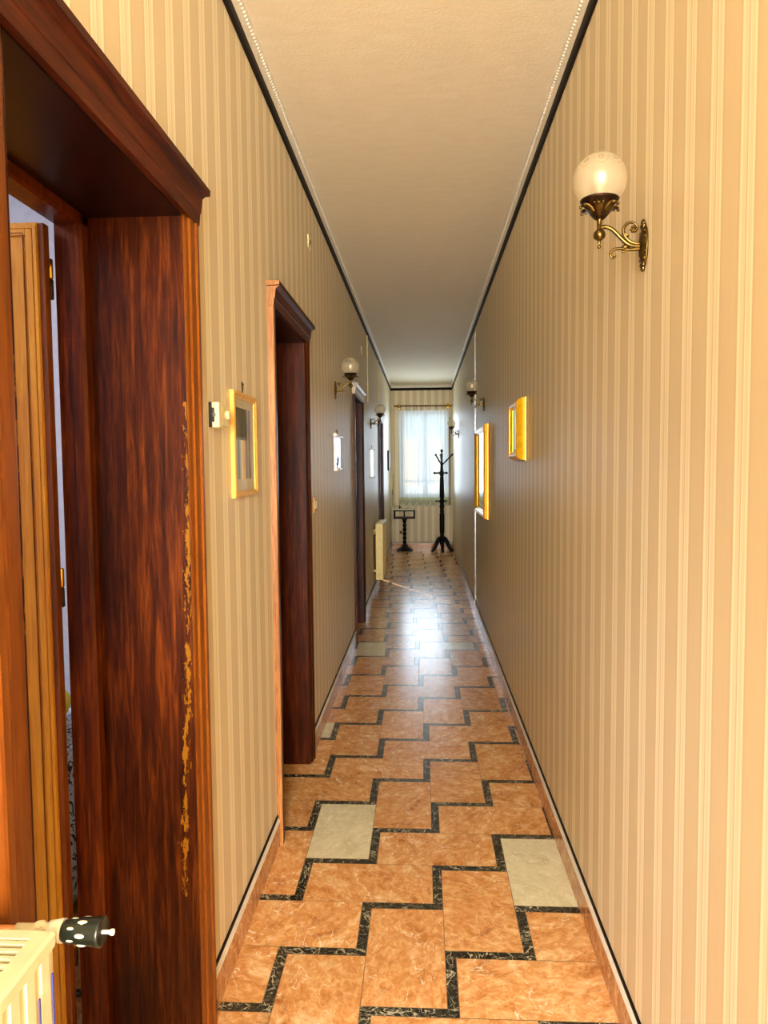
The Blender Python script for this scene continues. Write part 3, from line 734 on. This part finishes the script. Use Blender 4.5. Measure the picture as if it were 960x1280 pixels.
# ------------------------------------------------------------------ thermostat, switches, covers, conduits
r = empty('thermostat', (XL, 2.05, 1.665), 'cream wall thermostat with black slot and round white dial beside the gold picture', 'thermostat')
bm = bmn(); box(bm, XL, XL+.008, 2.060, 2.205, 1.668, 1.738); box(bm, XL+.008, XL+.029, 2.062, 2.100, 1.668, 1.740); obj('housing', at_root(r, bm), IVORY, r, bevel=.002)
bm = bmn(); box(bm, XL, XL+.016, 2.0585, 2.0615, 1.684, 1.724); box(bm, XL, XL+.009, 2.0575, 2.060, 1.668, 1.740); obj('slot', at_root(r, bm), BLACKP, r)
bm = bmn(); box(bm, XL+.012, XL+.020, 2.0555, 2.059, 1.699, 1.709); obj('slider', at_root(r, bm), plain('grey_plastic', (96, 96, 92), .4), r)
bm = bmn(); box(bm, XL+.008, XL+.022, 2.128, 2.192, 1.676, 1.738); obj('dial_box', at_root(r, bm), IVORY, r, bevel=.002)
bm = bmn(); lathe(bm, [(.013, 0), (.013, .009), (.011, .012)], 20, Matrix.Translation((XL+.022, 2.160, 1.709)) @ Matrix.Rotation(PI/2, 4, 'Y')); obj('dial', at_root(r, bm), IVORY, r)
bm = bmn(); ball(bm, (XL+.011, 2.114, 1.682), .0045, 8, 6); obj('screw', at_root(r, bm), BLACKP, r)
for y, z, lab in ((4.04, 1.345, 'ivory light switch beside the second doorway casing'), (7.53, 1.325, 'ivory light switch beside the third doorway casing')):
    r = empty('light_switch', (XL, y, z), lab, 'switch', 'light switches on the left wall')
    bm = bmn(); box(bm, 0, .009, -.058, .058, -.042, .042); obj('plate', bm, GOLDP, r, bevel=.003)
    for k in (-1, 1):
        bm = bmn(); prism(bm, [(.009, -.022), (.013, -.020), (.010, .022), (.009, .022)], 'Y', k*.022-.018, k*.022+.018); obj('rocker', bm, IVORY, r)
for y, z, lab in ((3.98, 2.762, 'small ornate cream cover high on the left wall past the second doorway'), (7.32, 2.712, 'small cream cover high on the left wall above the third doorway')):
    r = empty('junction_cover', (XL, y, z), lab, 'wall plate', 'cream junction covers high on the left wall')
    bm = bmn(); bw = [(-.048, -.022), (-.040, -.034), (-.016, -.036), (0, -.026), (.016, -.036), (.040, -.034), (.048, -.022), (.036, 0), (.048, .022), (.040, .034), (.016, .036), (0, .026), (-.016, .036), (-.040, .034), (-.048, .022), (-.036, 0)]
    prism(bm, bw, 'X', 0, .007); obj('plate', bm, IVORY, r, bevel=.0015)
    for s in (-1, 1):
        bm = bmn(); box(bm, .006, .0085, s*.024-.006, s*.024+.006, -.018 if s < 0 else 0, .004 if s < 0 else .020); obj('slot', bm, BRASSD, r)
for y, z0, z1, lab in ((8.03, 2.26, 2.985, 'slim cream cable strip below the dark moulding past the third doorway'), (9.86, 2.42, 2.985, 'fainter slim cable strip beside the fourth doorway')):
    bm = bmn(); box(bm, XL, XL+.014, y-.012, y+.012, z0, z1)
    tag(obj('cable_strip', bm, AGED, bevel=.003), lab, 'cable strip', 'cable strips on the left wall')
r = empty('wall_socket', (-.432, YE, .31), 'tan round wall socket under the end window behind the small table', 'socket')
bm = bmn(); box(bm, -.028, .028, -.010, 0, -.032, .032); obj('plate', bm, plain('tan_plastic', (150, 116, 60), .4), r, bevel=.004)
bm = bmn(); lathe(bm, [(.018, 0), (.018, .004), (.013, .003)], 18, Matrix.Translation((0, -.010, 0)) @ Matrix.Rotation(PI/2, 4, 'X')); obj('socket_ring', bm, BRASSD, r)

# ------------------------------------------------------------------ end window, rod, curtain
r = empty('window_1', ((WX0+WX1)/2, YE, WZ0), 'tall white framed end window behind the sheer curtain', 'window', kind='structure')
bm = bmn(); xm = (WX0+WX1)/2; ya, yb = YE+.10, YE+.16
for a, b, c, d in ((WX0, WX0+.05, WZ0, WZ1), (WX1-.05, WX1, WZ0, WZ1), (xm-.045, xm+.045, WZ0, WZ1), (WX0, WX1, WZ0, WZ0+.07), (WX0, WX1, WZ1-.06, WZ1), (WX0, WX1, 1.26, 1.30)):
    box(bm, a, b, ya, yb, c, d)
obj('window_frame', at_root(r, bm), WHITEP, r, bevel=.004)
bm = bmn(); box(bm, WX0+.03, WX1-.03, YE+.128, YE+.132, WZ0+.03, WZ1-.03); obj('pane', at_root(r, bm), GLASS, r)
bm = bmn(); box(bm, WX0, WX1, YE-.02, YE+.10, WZ0-.03, WZ0+.002); obj('window_sill', at_root(r, bm), MARW, r)
r = empty('curtain_rod', (0, YE, 2.689), 'thin reddish wooden curtain rod with brass brackets above the end window', 'curtain rod')
YR = YE-.11
bm = bmn(); tube(bm, [(-.525, YR, 2.692), (.535, YR, 2.686)], .0135, 12); obj('pole', at_root(r, bm), wood('rod_wood', (90, 40, 14), (140, 76, 30), (176, 104, 46), axis='X'), r)
for x in (-.445, .462):
    bm = bmn(); tube(bm, [(x, YE, 2.67), (x, YR, 2.672)], .009, 8)
    lathe(bm, [(.03, 0), (.03, .008), (.02, .014)], 16, Matrix.Translation((x, YE, 2.67)) @ Matrix.Rotation(PI/2, 4, 'X'))
    lathe(bm, [(.020, -.024), (.024, -.02), (.020, 0), (.024, .02), (.020, .024)], 14, Matrix.Translation((x, YR, 2.689)) @ Matrix.Rotation(PI/2, 4, 'Y'))
    ball(bm, (x, YR-.01, 2.70), .026, 12, 8); obj('bracket', at_root(r, bm), GOLDB, r)
for x in (-.53, .54):
    bm = bmn(); ball(bm, (x, YR, 2.689), .020, 12, 8); obj('finial', at_root(r, bm), GOLDB, r)
RX = [-.458, -.428, -.315, -.243, -.162, -.118, -.032, .050, .150, .455]
RX = [-.458, -.422, -.312, -.240, -.160, -.118, -.030, .050, .455, .250]
for x in sorted(RX):
    bm = bmn(); pts = [(x, YR+.020*math.cos(a), 2.684+.022*math.sin(a)) for a in [2*PI*k/14 for k in range(15)]]
    tube(bm, pts, .0035, 6); tube(bm, [(x, YR, 2.662), (x, YR, 2.635), (x+.005, YR-.006, 2.622), (x, YR-.006, 2.612)], .003, 6); obj('ring', at_root(r, bm), BRASSD, r)
# sheer curtain
t = NT('sheer_curtain')
tc = t.n.new('ShaderNodeTexCoord'); s3 = t.n.new('ShaderNodeSeparateXYZ'); t.link(tc.outputs['Object'], s3.inputs[0])
zc = s3.outputs[2]; xc = s3.outputs[0]
fx = t.math('FRACT', t.math('ADD', t.math('DIVIDE', xc, .13), 10.0)); tri = t.math('ABSOLUTE', t.math('SUBTRACT', fx, .5))
lace = t.math('LESS_THAN', zc, .17)
scal = t.math('MULTIPLY', t.math('LESS_THAN', zc, t.math('ADD', .012, t.math('MULTIPLY', tri, .13))), .85)
weave = t.noise(t.coord('Object', (1, 1, .2)), 60, 3, .6)
dens = t.math('ADD', .76, t.math('MULTIPLY', weave, .12))
dens = t.math('ADD', dens, t.math('MULTIPLY', lace, .06)); dens = t.math('MAXIMUM', dens, t.math('MULTIPLY', scal, 1.1))
colr = t.mix(lace, lin((240, 245, 250)), lin((214, 216, 184))); colr = t.mix(scal, colr, lin((250, 250, 240)))
tr = t.n.new('ShaderNodeBsdfTransparent'); tl = t.n.new('ShaderNodeBsdfTranslucent'); df = t.n.new('ShaderNodeBsdfDiffuse')
t.link(colr, tl.inputs[0]); t.link(colr, df.inputs[0])
m1 = t.n.new('ShaderNodeMixShader'); m1.inputs[0].default_value = .4; t.link(tl.outputs[0], m1.inputs[1]); t.link(df.outputs[0], m1.inputs[2])
m2 = t.n.new('ShaderNodeMixShader'); t.link(dens, m2.inputs[0]); t.link(tr.outputs[0], m2.inputs[1]); t.link(m1.outputs[0], m2.inputs[2])
t.link(m2.outputs[0], t.out.inputs[0])
def curtain(x0, x1, ph, nm, label):
    bm = bmn(); nx, nz = 90, 30; rows = []
    z0, z1 = .812, 2.614
    for j in range(nz+1):
        v_ = j/nz; row = []
        for i in range(nx+1):
            u_ = i/nx; x = x0+(x1-x0)*u_
            amp = .014*(.55+.45*(1-v_))
            y = YE-.085+amp*math.sin(ph+u_*2*PI*6.3+.5*math.sin(u_*9+v_*1.2))+.004*math.sin(u_*47+v_*2)
            sag = -.014*abs(math.sin(u_*PI*4))*(v_ > .96)
            row.append(bm.verts.new((x+.004*math.sin(v_*5+u_*20), y, z0+(z1-z0)*v_+sag)))
        rows.append(row)
    for A, B in zip(rows, rows[1:]):
        for k in range(nx):
            f = bm.faces.new((A[k], A[k+1], B[k+1], B[k])); f.smooth = True
    bmesh.ops.translate(bm, verts=bm.verts, vec=(0, 0, -.812))
    o = obj(nm, bm, t.m, recalc=False); o.location = (0, 0, .812); tag(o, label, 'curtain', 'sheer curtains at the end window')
curtain(-.462, .020, 0, 'sheer_curtain', 'left half of the sheer white curtain, above the small table')
curtain(.022, .485, 1.4, 'sheer_curtain', 'right half of the sheer white curtain, behind the coat stand')
r = empty('shutter_strap', (.497, YE, .83), 'dark brown roller shutter strap at the right edge of the end window', 'strap')
bm = bmn(); box(bm, -.010, .010, -.026, -.022, .02, 1.52); obj('webbing', bm, plain('brown_webbing', (92, 44, 34), .8), r)
bm = bmn(); box(bm, -.014, .014, -.024, 0, 1.52, 1.64); box(bm, -.026, .014, -.026, 0, 1.625, 1.645); obj('guide', bm, plain('grey_guide', (150, 140, 130), .5), r, bevel=.003)
bm = bmn(); box(bm, -.014, .014, -.024, 0, 0, .03); obj('winder', bm, DARKT, r, bevel=.003)

# ------------------------------------------------------------------ coat stand
cs = empty('coat_stand', (.335, 13.28, 0), 'tall dark turned wood coat stand in front of the end window', 'coat stand')
bm = bmn()
prof = [(.030, .13), (.036, .15), (.034, .20), (.026, .23), (.040, .25), (.040, .27), (.030, .29), (.028, .32), (.037, .36), (.037, .64), (.034, .66), (.042, .68), (.030, .70), (.030, .72), (.036, .74), (.030, .76), (.030, .80), (.038, .82), (.038, .83),
        (.032, .85), (.030, .90), (.040, .915), (.040, .94), (.030, .955), (.028, .98), (.036, 1.0), (.033, 1.20), (.029, 1.36), (.024, 1.38), (.034, 1.40), (.034, 1.46), (.024, 1.475), (.028, 1.49), (.020, 1.505), (.027, 1.52), (.019, 1.535), (.025, 1.55), (.018, 1.565), (.022, 1.58),
        (.024, 1.61), (.016, 1.63), (.013, 1.70), (.017, 1.74), (.010, 1.78), (.009, 1.81), (.019, 1.825), (.020, 1.845), (.012, 1.862), (.001, 1.866)]
lathe(bm, [(q*1.22, z_) for q, z_ in prof], 20); obj('post', bm, WOODK, cs)
for k, a in enumerate((-2.85, -.20, -1.50, 1.55)):
    bm = bmn(); pts = spline([(.020, 0, .25), (.055, 0, .235), (.095, 0, .175), (.125, 0, .105), (.155, 0, .060), (.178, 0, .033)], 4)
    rr = [.030, .031, .033, .034, .035, .034, .033, .032, .031, .030, .029, .029, .028, .027, .027, .026, .026, .026, .026, .025, .024]
    tube(bm, pts, [q*1.25 for q in rr[:len(pts)]], 10); ball(bm, (.180, 0, .032), .032, 12, 8)
    for vv in bm.verts: vv.co.y *= .75
    bmesh.ops.rotate(bm, verts=bm.verts, matrix=Matrix.Rotation(a, 3, 'Z')); obj('foot', bm, WOODK, cs)
def arm(z0, z1, rad, a, r0, rb):
    bm = bmn(); d = Vector((math.cos(a), math.sin(a), 0)); p0 = Vector((0, 0, z0)); p1 = d*rad+Vector((0, 0, z1))
    pts = [p0.lerp(p1, k/8) for k in range(9)]; tube(bm, pts, [r0*1.25*(1+.25*math.sin(k*2.3)) for k in range(9)], 8); ball(bm, p1, rb*1.1, 12, 8); obj('arm', bm, WOODK, cs)
for a, rd in ((PI+.25, .112), (-.12, .188), (PI/2+.1, .16), (-PI/2, .10)): arm(1.575, 1.765, rd, a, .0105, .019)
for a, rd in ((PI+.1, .132), (.25, .090), (-1.3, .06), (1.9, .12)): arm(1.437, 1.437, rd, a, .012, .021)
for a, rd in ((PI+.1, .105), (.2, .085), (-1.4, .09)): arm(.928, .928, rd, a, .009, .014)

# ------------------------------------------------------------------ telephone table
tb = empty('telephone_table', (-.352, 13.46, 0), 'small dark pedestal table with open shelf box in the end left corner', 'table')
bm = bmn(); box(bm, -.196, .196, -.17, .17, .765, .778); obj('table_top', bm, MARW, tb, bevel=.003)
bm = bmn(); box(bm, -.20, .20, -.175, .175, .742, .765); obj('top_rim', bm, WOODK, tb, bevel=.003)
bm = bmn(); box(bm, -.198, .198, -.172, .172, .606, .626); obj('shelf', bm, WOODK, tb, bevel=.003)
for sx in (-1, 1):
    for sy in (-1, 1):
        bm = bmn(); lathe(bm, [(.012, .626), (.009, .65), (.013, .685), (.009, .72), (.012, .742)], 10, Matrix.Translation((sx*.183, sy*.157, 0))); obj('corner_post', bm, WOODK, tb)
bm = bmn(); box(bm, -.014, .014, -.170, -.155, .626, .742); obj('front_rail', bm, WOODK, tb)
bm = bmn(); box(bm, -.193, -.185, -.15, .15, .65, .735); obj('side_panel', bm, WOODK, tb)
bm = bmn(); seg = 14; rings = []
for k in range(57):   # barley twist column
    z = .10+.49*k/56; ring = []
    for i in range(seg):
        a = 2*PI*i/seg; rr = .028+.0085*math.cos(2*(a-z*40)); ring.append(bm.verts.new((rr*math.cos(a), rr*math.sin(a), z)))
    rings.append(ring)
for A, B in zip(rings, rings[1:]):
    for i in range(seg): f = bm.faces.new((A[i], A[(i+1) % seg], B[(i+1) % seg], B[i])); f.smooth = True
lathe(bm, [(.045, .575), (.05, .60), (.045, .612)], 16); lathe(bm, [(.05, .09), (.045, .11), (.03, .12)], 16)
obj('pedestal', bm, WOODK, tb)
bm = bmn()
prism(bm, [(-.150, 0), (.150, 0), (.150, .022), (.125, .028), (.085, .06), (.055, .068), (.050, .10), (-.050, .10), (-.055, .068), (-.085, .06), (-.125, .028), (-.150, .022)], 'Y', -.06, .06)
prism(bm, [(-.125, 0), (.125, 0), (.125, .022), (.085, .05), (.05, .10), (-.05, .10), (-.085, .05), (-.125, .022)], 'X', -.055, .055)
box(bm, -.15, .15, -.125, .125, 0, .02)
obj('base', bm, WOODK, tb, bevel=.003)
# wall telephone with cord
ph = empty('wall_telephone', (XL, 13.60, 1.10), 'cream wall telephone handset with dangling cord in the end left corner', 'telephone')
bm = bmn(); box(bm, 0, .030, -.05, .05, .03, .30); obj('cradle', bm, IVORY, ph, bevel=.006)
bm = bmn(); pts = spline([(.040, -.02, .315), (.052, -.02, .27), (.056, -.02, .17), (.050, -.02, .07), (.038, -.02, .03)], 5)
tube(bm, pts, [.020, .019, .018, .015, .013]+[.012]*(len(pts)-10)+[.013, .015, .018, .019, .020], 12); obj('handset', bm, plain('aged_cream_plastic', (196, 180, 110), .4), ph)
bm = bmn(); pts = []
for k in range(80):
    tt = k/79; a = k*1.6; pts.append((.040+.007*math.cos(a), -.02+.007*math.sin(a), .03-.10*tt))
tube(bm, pts, .0032, 5)
tube(bm, spline([(.044, -.02, -.07), (.040, -.05, -.16), (.042, -.08, -.25), (.06, -.10, -.272), (.11, -.12, -.272), (.16, -.14, -.268), (.170, -.14, -.262)], 6), .005, 6)
lathe(bm, [(.016, 0), (.016, .02), (.006, .05)], 12, Matrix.Translation((.172, -.14, -.312+.0)) @ Matrix.Translation((0, 0, 0)))
bmesh.ops.translate(bm, verts=[], vec=(0, 0, 0))
obj('cord', bm, BLACKP, ph)

# ------------------------------------------------------------------ outdoors
bm = bmn()
box(bm, -14, 14, 24, 30, -3, 9.0)
hs = empty('building', (0, 24, -3), 'pale house across the street seen hazily through the curtained end window', 'building')
obj('wall', at_root(hs, bm), plain('blue_white_plaster', (176, 196, 214), .8), hs)  # blue tint puts the facade's shade into its colour
for x0_, x1_ in ((-.62, -.18), (.00, .17), (.34, .62)):
    bm = bmn(); box(bm, x0_, x1_, 23.8, 24, .9, 2.45); obj('shutter', at_root(hs, bm), plain('sunlit_patch', (255, 214, 140), .8), hs)  # warm panels paint in the sunlit patches of the facade
bm = bmn(); box(bm, -3, 3, 23.2, 24, .62, .70); box(bm, -3, 3, 23.2, 23.25, .70, .95); obj('balcony', at_root(hs, bm), CARD, hs)
bm = bmn(); box(bm, -30, 30, YE+.3, 60, -3.1, -3.0)
tag(obj('ground', bm, plain('street_ground', (130, 126, 118), .9)), 'grey street ground outside the end window', 'ground', kind='structure')

# ------------------------------------------------------------------ light
w = bpy.data.worlds.new('sky'); scn.world = w; w.use_nodes = True
nt = w.node_tree; bg = nt.nodes['Background']
bg.inputs[0].default_value = (.56, .75, 1.0, 1); bg.inputs[1].default_value = .72
def area(name, loc, rot, sx, sy, power, color, spread=PI):
    l = bpy.data.lights.new(name, 'AREA'); l.shape = 'RECTANGLE'; l.size = sx; l.size_y = sy; l.energy = power; l.color = color; l.spread = spread
    o = bpy.data.objects.new(name, l); COL.objects.link(o); o.location = loc; o.rotation_euler = rot; return o
area('hall_daylight', (.12, YB+.05, 1.65), (PI/2, 0, math.radians(7)), .80, 2.5, 410, (1.0, .985, .95))
area('window_daylight', (.03, YE-.42, 1.8), (-PI/2-.30, 0, 0), .80, 1.5, 12, (.70, .84, 1.0), math.radians(112))
area('curtain_backlight', (.03, YE+.09, 1.8), (-PI/2, 0, 0), .84, 1.6, 4.5, (.66, .84, 1.0))
area('end_fill', (0, 12.3, 3.0), (0, 0, 0), .7, 1.6, 1.2, (.72, .85, 1.0), math.radians(105))  # added fill under the ceiling to brighten the corridor end; no fixture there
area('bedroom_light', (-2.2, 1.2, 2.85), (0, 0, 0), 1.0, 1.0, 60, (.97, .97, 1.0))
l = bpy.data.lights.new('side_room_sun', 'SPOT'); l.energy = 2600; l.color = (.82, .88, 1.0); l.spot_size = math.radians(80); l.spot_blend = .2; l.shadow_soft_size = .022
o = bpy.data.objects.new('side_room_sun', l); COL.objects.link(o); o.location = (-1.70, 12.25, 1.45)
tgt = Vector((.1, 8.6, 1.45)); o.rotation_euler = (tgt-o.location).to_track_quat('-Z', 'Y').to_euler()
s = bpy.data.lights.new('sun', 'SUN'); s.energy = 7.5; s.color = (1, .92, .76); s.angle = .01
so = bpy.data.objects.new('sun', s); COL.objects.link(so); so.rotation_euler = Vector((.25, 1, -.75)).to_track_quat('-Z', 'Y').to_euler()

# ------------------------------------------------------------------ camera
cam = bpy.data.cameras.new('camera'); co = bpy.data.objects.new('camera', cam); COL.objects.link(co); scn.camera = co
d = Vector((-.05413702, .99665429, -.06123236)); rr = Vector((.99851752, .0536872, -.00896886)); uu = Vector((.00565146, .06162714, .99808324))
M = Matrix(((rr.x, uu.x, -d.x, 0), (rr.y, uu.y, -d.y, 0), (rr.z, uu.z, -d.z, 1.55), (0, 0, 0, 1)))
co.matrix_world = M
cam.sensor_fit = 'VERTICAL'; cam.sensor_height = 24; cam.lens = 911.32*24/1280; cam.clip_start = .02; cam.clip_end = 200
scn.view_settings.view_transform = 'Standard'; scn.view_settings.look = 'None'; scn.view_settings.exposure = .08
